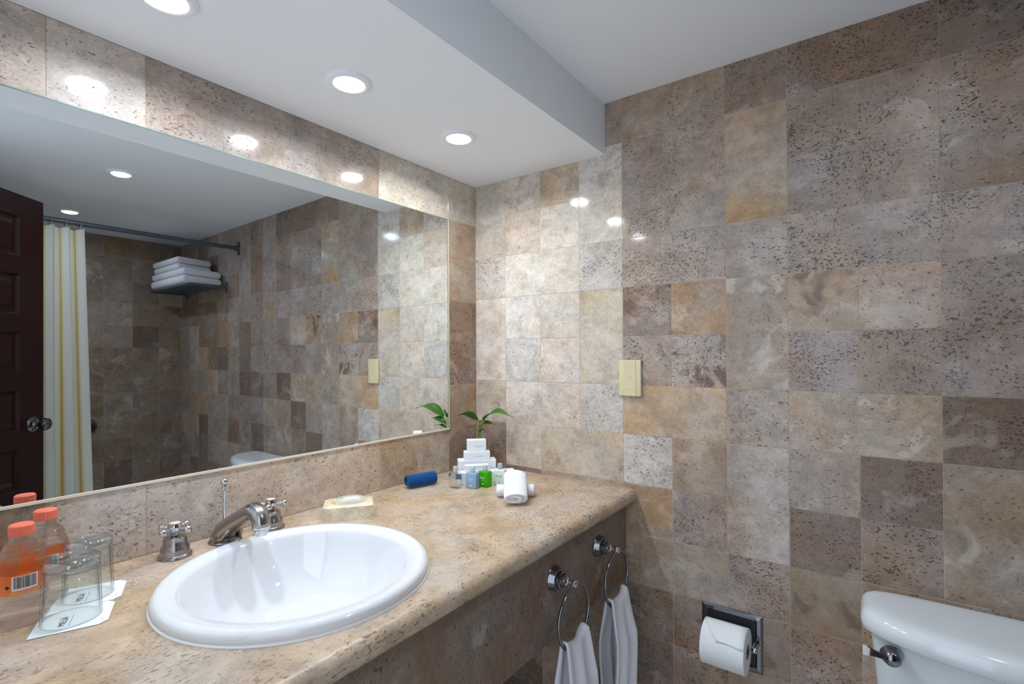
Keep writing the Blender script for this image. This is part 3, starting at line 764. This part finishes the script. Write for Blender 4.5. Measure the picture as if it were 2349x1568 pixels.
def spiral_sheet(L, W, H, turns, fill=.95, n=200, seed=0):
    """a rolled sheet: spiral cross section (y-z) with real thickness, run along x"""
    bm = bmesh.new(); rd = random.Random(seed); ph = [rd.uniform(0, 6.28) for _ in range(5)]
    sp = 1.0/(turns+.5); half = sp*fill/2; secs = []
    def path(i):
        a = i/(n-1); th = 2*math.pi*turns*a; rho = (1-sp*.5)*a
        return th-2*math.pi*turns+math.radians(-100), rho
    out, inn = [], []
    for i in range(n):
        th, rho = path(i); k = min(1.0, (n-1-i)/6.0, i/3.0); h = half*math.sqrt(max(.02, k*(2-k))); h = min(h, rho+half*.3)
        out.append((th, rho+h)); inn.append((th, max(rho-h, .0)))
    ring = out+inn[::-1]; xs = [(-L/2, -.0035), (-L/2+.0012, -.0012), (-L/2+.004, 0)]
    m = 10
    for q in range(1, m): xs.append((-L/2+.004+(L-.008)*q/m, 0))
    xs += [(L/2-.004, 0), (L/2-.0012, -.0012), (L/2, -.0035)]
    for x, ins in xs:
        row = []
        for idx, (th, r) in enumerate(ring):
            o_ = idx < n; rr = r + (ins if o_ else -ins)*.5/(max(W, H)/2)
            rr *= 1+.012*math.sin(x*90+th*1.3+ph[0])
            y, z = W/2*rr*math.cos(th), H/2+H/2*rr*math.sin(th)
            row.append((x+.0025*math.sin(th*.5+ph[1])*(x/(L/2))**5, y, max(z, .0002)))
        secs.append(row)
    rs = loft(bm, secs, False, False)
    for row in (rs[0], rs[-1]):
        for q in range(n-1): bm.faces.new((row[q], row[q+1], row[2*n-2-q], row[2*n-1-q]))
    return bm
def rolled(name, loc, rz, L, W, H, mat, label, group=None, tilt=0.0, turns=3.0, seed=0):
    t = empty(name, loc, rz, label, 'cloth', group)
    t.rotation_euler = (0, tilt, rz)
    meshobj('roll', spiral_sheet(L, W, H, turns, seed=seed), mat, t, smooth=60)
    return t
rolled('rolled_washcloth', (.0685, -.3520, CNT), math.radians(74), .098, .046, .045, M_blue, 'blue washcloth rolled up beside the splashback', turns=2.6)
WG = 'two crossed white rolled washcloths'
rolled('rolled_washcloth', (.3800, -.2690, CNT), math.radians(38), .110, .048, .038, M_terry, 'white rolled washcloth lying flat under the other roll', WG, turns=2.4, seed=1)
rolled('rolled_washcloth', (.3985, -.3000, CNT+.0225), math.radians(127), .116, .080, .040, M_terry, 'white rolled washcloth leaning across the flat roll', WG, tilt=math.radians(-22), turns=2.4, seed=2)

# ================================================================== TOWEL RINGS AND HAND TOWELS ON THE APRON
def towel_ring(y, z, label):
    t = empty('towel_ring', (.604, y, z), 0, label, 'towel ring', 'towel rings on the counter apron')
    ry = Matrix.Rotation(math.pi/2, 4, 'Y')
    meshobj('rosette', bm_lathe([(0, 0), (.0285, 0), (.0295, .002), (.0280, .004), (.0255, .016), (.0245, .018), (.0205, .019), (.0200, .026), (.0170, .028), (.0160, .034), (.0120, .036), (.0, .036)], 40, ry), M_darkchrome, t, smooth=30)
    meshobj('post', bm_lathe([(.0, .035), (.0095, .036), (.0105, .039), (.0060, .042), (.0048, .045), (.0060, .049), (.0090, .053), (.0098, .058), (.0085, .064), (.0045, .067), (0, .0675)], 28, ry), M_chrome, t, smooth=40)
    bm = bmesh.new(); R = .071
    tube(bm, [(.058, R*math.sin(2*math.pi*k/56), -.006-R+R*math.cos(2*math.pi*k/56)) for k in range(56)], .0040, 12, closed=True)
    meshobj('ring', bm, M_darkchrome, t, smooth='all')
    return t
TRY, TRZ = (-.421, -.1865), (.7555, .7600)
towel_ring(TRY[0], TRZ[0], 'chrome towel ring on the apron below the sink side')
towel_ring(TRY[1], TRZ[1], 'chrome towel ring on the apron beside the tiled wall')
def hang_towel(y, zr, seed, label, wtop, wbot):
    rd = random.Random(seed); R = .071; zc = zr-.006-R
    t = empty('hand_towel', (.662, y, zc-R), 0, label, 'towel', 'white hand towels in the towel rings')
    ph = [rd.uniform(0, 6.28) for _ in range(6)]
    def pt(u, v):
        a = u*wtop; yy = max(-R*.93, min(R*.93, a)); zb = R-math.sqrt(R*R-yy*yy)   # ring bottom relative to origin
        d = abs(v); sg = 1 if v >= 0 else -1
        rr = .0085
        if d < .03:
            an = d/.03*math.pi/2; x = sg*rr*math.sin(an)*1.1; z = zb+.0045+rr*math.cos(an)
        else:
            s = d-.03; x = sg*(rr*1.1+.016*min(1, s/.10)); z = zb+.0045-s*(1.0) - zb*min(1, s/.3)
        f = min(1, max(0, (d-.01)/.12))
        yy = u*(wtop+(wbot-wtop)*f)+.004*f*math.sin(5*v*6+ph[0])
        x += f*(.0075*math.sin(u*6.3+ph[1]+v*2)+.0015*math.sin(u*9+ph[2]-v*4))+.0022*math.sin(u*5+ph[3]+v*14)*(1 if d < .12 else .4)
        return (x, yy, z)
    bm = bmesh.new(); nu, nv = 36, 90; g = []
    for j in range(nv+1):
        v = -.44+.90*j/nv; g.append([bm.verts.new(pt(-1+2*i/nu, v)) for i in range(nu+1)])
    for j in range(nv):
        for i in range(nu): bm.faces.new((g[j][i], g[j][i+1], g[j+1][i+1], g[j+1][i]))
    o = meshobj('cloth', bm, M_towel, t, smooth='all')
    md = o.modifiers.new('thick', 'SOLIDIFY'); md.thickness = .006; md.offset = 0
    bm = bmesh.new(); P = [Vector(pt(-1+2*i/nu, .458)) for i in range(nu+1)]; tube(bm, P, .0045, 8); meshobj('hem', bm, M_towel, t, smooth='all')
    return t
hang_towel(TRY[0], TRZ[0], 4, 'white hand towel hanging from the towel ring below the sink side', .050, .060)
hang_towel(TRY[1], TRZ[1], 9, 'white hand towel hanging from the towel ring beside the tiled wall', .050, .058)

# ================================================================== FITTINGS ON THE RIGHT WALL
def on_wall(name, s, y, z, label, cat, group=None):
    return empty(name, wl(s, y, z), DELTA, label, cat, group)
t = on_wall('wall_plate', .6235, 0, 1.1665, 'ivory plastic wall plate on the travertine tiles', 'wall plate')
meshobj('plate', bm_box(-.0355, .0355, -.010, .0, 0, .1115, .0022, 3), M_ivory, t, smooth=50)
meshobj('centre_strip', bm_box(-.0195, .0195, -.0112, -.009, .0008, .1107, .0006, 2), M_ivory, t)
for z in (.0195, .0915):
    bm = bmesh.new(); e0, e1 = (.001, .0195) if z < .05 else (.0915, .1105)
    box(bm, -.0185, .0185, -.01132, -.0105, z, z+.0006)
    for x in (-.0185, .0179): box(bm, x, x+.0006, -.01132, -.0105, e0, e1)
    meshobj('cover_groove', bm, M_ivoryd, t)
bm = bmesh.new(); tube(bm, [(.0062*math.cos(2*math.pi*k/32), -.0112, .0558+.0062*math.sin(2*math.pi*k/32)) for k in range(32)], .00035, 6, closed=True); meshobj('round_groove', bm, M_ivoryd, t)

# toilet roll holder, recessed into the wall
t = on_wall('toilet_roll_holder', .9115, 0, .4370, 'chrome recessed toilet roll holder in the tiled wall', 'toilet roll holder')
bm = bmesh.new(); Wf, Hf, wi = .0785, .156, .0625
o_ = [(-Wf, 0), (Wf, 0), (Wf, Hf), (-Wf, Hf)]; i_ = [(-wi, .016), (wi, .016), (wi, Hf-.016), (-wi, Hf-.016)]
loft(bm, [[(x, 0, z) for x, z in o_], [(x, -.002, z) for x, z in o_], [(x*.93, -.0055, Hf/2+(z-Hf/2)*.93) for x, z in o_], [(x*1.03, -.0065, Hf/2+(z-Hf/2)*1.03) for x, z in i_], [(x, -.0045, z) for x, z in i_], [(x, .0, z) for x, z in i_]], False, False)
meshobj('frame', bm, M_darkchrome, t)
bm = bmesh.new(); loft(bm, [[(x, -.0045, z) for x, z in i_], [(x*.96, -.0012, Hf/2+(z-Hf/2)*.96) for x, z in i_]], False, True); meshobj('recess', bm, M_black, t)
for sx in (-1, 1):
    bm = bmesh.new(); tube(bm, [(sx*.0640, -.004, .084), (sx*.0640, -.030, .082), (sx*.0640, -.040, .0795)], [.0075, .0070, .0078], 16)
    m = Matrix.Translation((sx*.0635, -.038, .0800)) @ Matrix.Rotation(math.pi/2, 4, 'Y'); lathe(bm, [(0, -.0075), (.0055, -.0075), (.0085, -.004), (.0085, .004), (.0055, .0075), (0, .0075)], 20, m)
    meshobj('arm', bm, M_chrome, t, smooth=50)
r = on_wall('toilet_roll', .9085, -.0590, .5175, 'white toilet paper roll with a folded point in the recessed holder', 'toilet roll')
bm = bmesh.new(); my = Matrix.Rotation(math.pi/2, 4, 'Y')
lathe(bm, [(.0195, -.0545), (.046, -.0545), (.0555, -.0540), (.0565, -.0530), (.0567, 0), (.0565, .0530), (.0555, .0540), (.046, .0545), (.0195, .0545), (.0195, -.0545)], 64, my)
meshobj('paper', bm, M_paper, r, smooth=40)
meshobj('core', bm_lathe([(.0193, -.0540), (.0193, .0540), (.0183, .0540), (.0183, -.0540), (.0193, -.0540)], 32, my), pmat('card_core', srgb(150, 140, 130), .8), r, smooth=40)
meshobj('spindle', bm_lathe([(0, -.0560), (.0075, -.0560), (.0075, .0560), (0, .0560)], 20, my), M_chrome, r, smooth=40)
# folded sheet end: a flap lying on the roll with a pointed fold
bm = bmesh.new(); n = 14
def onroll(x, a, dr): return (x, -(.0568+dr)*math.cos(a), (.0568+dr)*math.sin(a))
a_top, a_end = math.radians(100), math.radians(30)
rows = []
for i in range(n+1):
    a = a_top+(a_end-a_top)*i/n; k = i/n
    xl = -.0535+.040*max(0, (k-.15)/.85)**1.2*1.0; xr = .0535
    rows.append([bm.verts.new(onroll(xl+(xr-xl)*j/6, a+(.05*math.sin(j*.9) if i == n else 0), .0004+.0045*(k**4)*(.6+.4*math.sin(j*1.1)))) for j in range(7)])
for A, B in zip(rows, rows[1:]):
    for j in range(6): bm.faces.new((A[j], A[j+1], B[j+1], B[j]))
o = meshobj('folded_sheet', bm, M_paper, r, smooth='all'); md = o.modifiers.new('thick', 'SOLIDIFY'); md.thickness = .0005

# toilet
t = on_wall('toilet', 1.4600, 0, 0, 'white ceramic toilet with a chrome flush lever, standing below the tiled wall', 'toilet')
def outline(hw, yb, yf, bul, r, n=64):
    pts = []
    c = (yb+yf)/2; hd = (yb-yf)/2
    for i in range(n):
        a = 2*math.pi*i/n; cx, sy = math.cos(a), math.sin(a); p = 7.0
        k = (1/(abs(cx)**p+abs(sy)**p))**(1/p); x = hw*k*cx; y = c+hd*k*sy
        f = max(0, (c-y)/hd)
        y -= bul*f*(1-(x/hw)**2)
        pts.append((x, y))
    return pts
bm = bmesh.new(); hw = .2530
L = lambda k, z, ins: [(x, y, z) for x, y in outline(hw-ins, -.012-ins*.5, -.166+ins, .062, .03)]
loft(bm, [L(0, .6985, .012), L(0, .6975, .004), L(0, .702, 0), L(0, .718, -.001), L(0, .730, .002), L(0, .7375, .009), L(0, .7415, .018), L(0, .7430, .032), L(0, .7435, .06)])
meshobj('tank_lid', bm, M_toilet, t, smooth='all')
bm = bmesh.new(); T = lambda z, ins, yb=0: [(x, y, z) for x, y in outline(hw-ins, -.014, -.160+ins, .055, .03)]
loft(bm, [T(.36, .050), T(.37, .042), T(.50, .033), T(.60, .025), T(.698, .0165)]); meshobj('tank', bm, M_toilet, t, smooth=60)
lv = meshobj('flush_lever', bm_lathe([(0, 0), (.0190, 0), (.0205, .002), (.0190, .006), (.0165, .012), (.0150, .020), (.0100, .0245), (0, .026)], 32, Matrix.Translation((-.2010, -.1705, .668)) @ Matrix.Rotation(math.radians(7), 4, 'Z') @ Matrix.Rotation(math.pi/2, 4, 'X')), M_darkchrome, t, smooth=40)
bm = bmesh.new(); loft(bm, [[(x, y+dy, z+dz) for dy, dz in ((-.0035, -h_), (.0035, -h_), (.0035, h_), (-.0035, h_))] for x, y, z, h_ in ((-.200, -.186, .667, .0065), (-.218, -.188, .6690, .0055), (-.228, -.189, .6710, .0065), (-.241, -.190, .6735, .0105), (-.249, -.190, .6745, .0110))])
bmesh.ops.bevel(bm, geom=bm.edges[:], offset=.0012, segments=2, affect='EDGES'); meshobj('lever_arm', bm, M_chrome, t, smooth=50)
def ellv(cx, cy, a, b, z, n=48): return [(cx+a*math.cos(2*math.pi*i/n), cy+b*math.sin(2*math.pi*i/n), z) for i in range(n)]
bm = bmesh.new(); loft(bm, [ellv(0, -.34, .105, .23, 0), ellv(0, -.34, .10, .22, .05), ellv(0, -.36, .10, .20, .16), ellv(0, -.40, .15, .22, .28), ellv(0, -.43, .185, .235, .37), ellv(0, -.43, .188, .238, .395), ellv(0, -.43, .14, .19, .395), ellv(0, -.43, .12, .16, .30), ellv(0, -.42, .05, .07, .22)])
meshobj('bowl', bm, M_toilet, t, smooth=50)
bm = bmesh.new(); loft(bm, [ellv(0, -.43, .188, .238, .397), ellv(0, -.43, .190, .240, .410), ellv(0, -.43, .186, .236, .432), ellv(0, -.43, .15, .2, .440), ellv(0, -.43, .02, .03, .441)]); meshobj('seat_lid', bm, M_toilet, t, smooth=50)

# ================================================================== THE SHOWER END (seen in the mirror)
SR = 1.9674
t = on_wall('shower_rod', SR, 0, 1.9620, 'grey metal shower curtain rod spanning between the tiled walls', 'curtain rod')
bm = bmesh.new(); tube(bm, [(0, -.004, 0), (0, -1.50, 0)], .0125, 20); meshobj('rod', bm, M_rack, t, smooth=50)
bm = bmesh.new(); box(bm, -.016, .016, -.006, 0, -.042, .042); bmesh.ops.bevel(bm, geom=bm.edges[:], offset=.002, segments=2, affect='EDGES')
lathe(bm, [(0, 0), (.017, 0), (.017, .022), (.0126, .024)], 24, Matrix.Rotation(math.pi/2, 4, 'X')); meshobj('wall_bracket', bm, M_rack, t, smooth=40)
t = on_wall('shower_curtain', SR, -.78, .22, 'pale shower curtain with yellow stripes gathered on the rod', 'curtain')
def curt():
    bm = bmesh.new(); uvl = bm.loops.layers.uv.new('UVMap'); nu, nv = 150, 40; g = []
    z1 = 1.930-.22
    for j in range(nv+1):
        v = j/nv; row = []
        for i in range(nu+1):
            u = i/nu; spread = .40+.10*(1-v)
            y = .022+.035*(1-v) - u*(spread+.035*(1-v)); amp = .020+.016*(1-v)
            x = amp*math.sin(2*math.pi*7.0*u-1.3)+.008*math.sin(2*math.pi*3.1*u+2.0*(1-v))+.03*(1-v)*(-1)
            y += .012*math.sin(2*math.pi*7.0*u*2+1.0)*.6
            z = v*z1 + (.006*math.cos(2*math.pi*7*u) if j == nv else 0)
            row.append((bm.verts.new((x, y, z)), u, v))
        g.append(row)
    for j in range(nv):
        for i in range(nu):
            q = (g[j][i], g[j][i+1], g[j+1][i+1], g[j+1][i]); f = bm.faces.new([a[0] for a in q])
            for lp, a in zip(f.loops, q): lp[uvl].uv = (a[1], a[2])
    return bm
meshobj('fabric', curt(), M_curtain, t, smooth='all')
for k in range(9):
    yy = .015-k*.055
    bm = bmesh.new(); tube(bm, [(.019*math.cos(2*math.pi*q/24), yy+.004*math.sin(2*math.pi*q/24), 1.742-.008+.022*math.sin(2*math.pi*q/24)) for q in range(24)], .0022, 8, closed=True)
    meshobj('curtain_ring', bm, M_chrome, t, smooth='all')
# towel shelf
S0, S1 = 2.131, 2.771
t = on_wall('towel_shelf', S0, 0, 1.735, 'grey metal towel shelf mounted high on the tiled wall', 'towel shelf')
for x in (0, S1-S0):
    bm = bmesh.new(); box(bm, x-.006, x+.006, -.224, -.004, -.008, .008); meshobj('side_rail', bm, M_rack, t)
    bm = bm_box(x-.010, x+.010, -.009, 0, -.034, .034, .003, 2); lathe(bm, [(0, 0), (.013, 0), (.011, .016), (0, .017)], 20, Matrix.Translation((x, 0, 0)) @ Matrix.Rotation(math.pi/2, 4, 'X')); meshobj('bracket', bm, M_rack, t)
for k in range(6):
    bm = bmesh.new(); y = -.218+k*.036; tube(bm, [(0, y, -.001), (S1-S0, y, -.001)], .0058, 10); meshobj('shelf_bar', bm, M_rack, t, smooth=50)
def folded(s, y, z, w, d, h, layers, seed, label, rz=0.0, sag=0.0):
    rd = random.Random(seed)
    t = empty('folded_towel', wl(s, y, z), DELTA+rz, label, 'towel', 'white bath towels folded on the shelf')
    hh = h/layers
    for k in range(layers):
        bm = bm_box(-w/2+rd.uniform(0, .006), w/2-rd.uniform(0, .006), -d/2+rd.uniform(0, .006), d/2-rd.uniform(0, .004), k*hh+.0004, (k+1)*hh-.0004, hh*.42, 4)
        for v in bm.verts:
            v.co.z += sag*(v.co.y/(d/2))*(.5+.5*min(1, k+1)/layers)*0 + (-.010*max(0, v.co.y/(d/2))*(k+1)/layers)
        meshobj('fold', bm, M_towel, t, smooth='all')
    return t
folded(2.445, -0.130, 1.7440, .560, .236, .052, 1, 1, 'wide folded white towel at the bottom of the shelf pile')
folded(2.440, -0.128, 1.7962, .550, .225, .045, 1, 2, 'wide folded white towel, second from the bottom of the shelf pile')
folded(2.490, -0.132, 1.8414, .420, .205, .040, 1, 3, 'narrower folded white towel, second from the top of the shelf pile')
folded(2.490, -0.136, 1.8816, .430, .205, .040, 1, 4, 'narrower folded white towel at the top of the shelf pile')
# white tub below the curtain
t = on_wall('bathtub', SR+.045, -.02, 0, 'white bathtub in the alcove behind the shower curtain', 'bathtub')
bm = bmesh.new(); rr = lambda x0, x1, y0, y1, z, p=8.0: [((x0+x1)/2+(x1-x0)/2*math.copysign((1/(abs(math.cos(a))**p+abs(math.sin(a))**p))**(1/p)*abs(math.cos(a)), math.cos(a)), (y0+y1)/2+(y1-y0)/2*math.copysign((1/(abs(math.cos(a))**p+abs(math.sin(a))**p))**(1/p)*abs(math.sin(a)), math.sin(a)), z) for a in [2*math.pi*k/64 for k in range(64)]]
loft(bm, [rr(0, .86, -1.47, 0, 0, 30), rr(0, .86, -1.47, 0, .40, 30), rr(.006, .854, -1.464, -.006, .41, 30), rr(.07, .80, -1.38, -.08, .41), rr(.09, .78, -1.35, -.11, .38), rr(.13, .74, -1.28, -.2, .12), rr(.2, .66, -1.15, -.3, .10)])
meshobj('shell', bm, M_toilet, t, smooth=50)
meshobj('drain', bm_lathe([(0, .103), (.025, .103), (.03, .1015), (.03, .1)], 24, Matrix.Translation((.43, -.45, 0))), M_chrome, t, smooth=40)
# shower valve on the tub wall
ev = empty('shower_valve', wl(S_BACK, -.540, .838), DELTA, 'dark metal shower valve knob on the tub wall', 'valve')
mx = Matrix.Rotation(-math.pi/2, 4, 'Y')
meshobj('escutcheon', bm_lathe([(0, 0), (.052, 0), (.052, .004), (.046, .010), (.020, .014), (0, .014)], 40, mx), M_darkchrome, ev, smooth=35)
meshobj('knob', bm_lathe([(0, .014), (.014, .014), (.014, .028), (.030, .034), (.034, .044), (.032, .056), (.020, .062), (0, .063)], 40, mx), M_black, ev, smooth=35)

# ================================================================== DOOR (seen in the mirror, open beside the viewer)
DX, DY = 1.8593, -.9238; DA = math.atan2(-1.0496+.9238, 1.7413-1.8593)     # from free edge towards the hinge
door = empty('wooden_door', (DX, DY, .012), DA, 'dark red wooden panelled door standing open beside the shower curtain', 'door')
Wd, Hd, Td = .70, 1.988, .038
# local x from the free edge to the hinge side; the face towards the mirror is local y = 0 (body on +y)
cols = ((.122, .325), (.400, .603)); rows_z = [.22+.2520*k for k in range(7)]
ph_ = .175
bm = bmesh.new()
xs = [0, .122, .325, .400, .603, Wd]; zs = [0]
for z in rows_z: zs += [z-.012, z-.012+ph_]
zs.append(Hd)
for fy, ry, sgn in ((0.0, .012, 1), (Td, Td-.012, -1)):
    for i in range(5):
        for j in range(len(zs)-1):
            pan = i in (1, 3) and j % 2 == 1
            x0, x1, z0, z1 = xs[i], xs[i+1], zs[j], zs[j+1]
            A = [(x0, fy, z0), (x1, fy, z0), (x1, fy, z1), (x0, fy, z1)]
            if not pan: bm.faces.new([bm.verts.new(p) for p in A]); continue
            def ins(d, yy): return [(x0+d, yy, z0+d), (x1-d, yy, z0+d), (x1-d, yy, z1-d), (x0+d, yy, z1-d)]
            loft(bm, [A, ins(.010, ry), ins(.020, ry), ins(.040, fy+sgn*.004)], False, True)
for A in ([(0,0,0),(0,Td,0),(0,Td,Hd),(0,0,Hd)], [(Wd,0,0),(Wd,Td,0),(Wd,Td,Hd),(Wd,0,Hd)], [(0,0,Hd),(Wd,0,Hd),(Wd,Td,Hd),(0,Td,Hd)], [(0,0,0),(Wd,0,0),(Wd,Td,0),(0,Td,0)]):
    bm.faces.new([bm.verts.new(p) for p in A])
bmesh.ops.remove_doubles(bm, verts=bm.verts, dist=1e-5)
FL = -1   # mirror-facing side check: flip so that the body lies on the far side
bmesh.ops.scale(bm, vec=(1, FL, 1), verts=bm.verts)
meshobj('leaf_panel', bm, M_wood, door)
for sg in (1, -1):
    yb = 0.0 if sg == 1 else -Td
    m = Matrix.Translation((.060, yb, .985)) @ Matrix.Rotation(-sg*math.pi/2, 4, 'X')
    bm = bmesh.new(); lathe(bm, [(0, 0), (.032, 0), (.033, .003), (.028, .008), (.014, .011), (.011, .016), (.0105, .030), (.016, .036), (.025, .042), (.028, .052), (.026, .062), (.018, .068), (0, .070)], 36, m)
    meshobj('door_knob', bm, M_darkchrome, door, smooth=35)
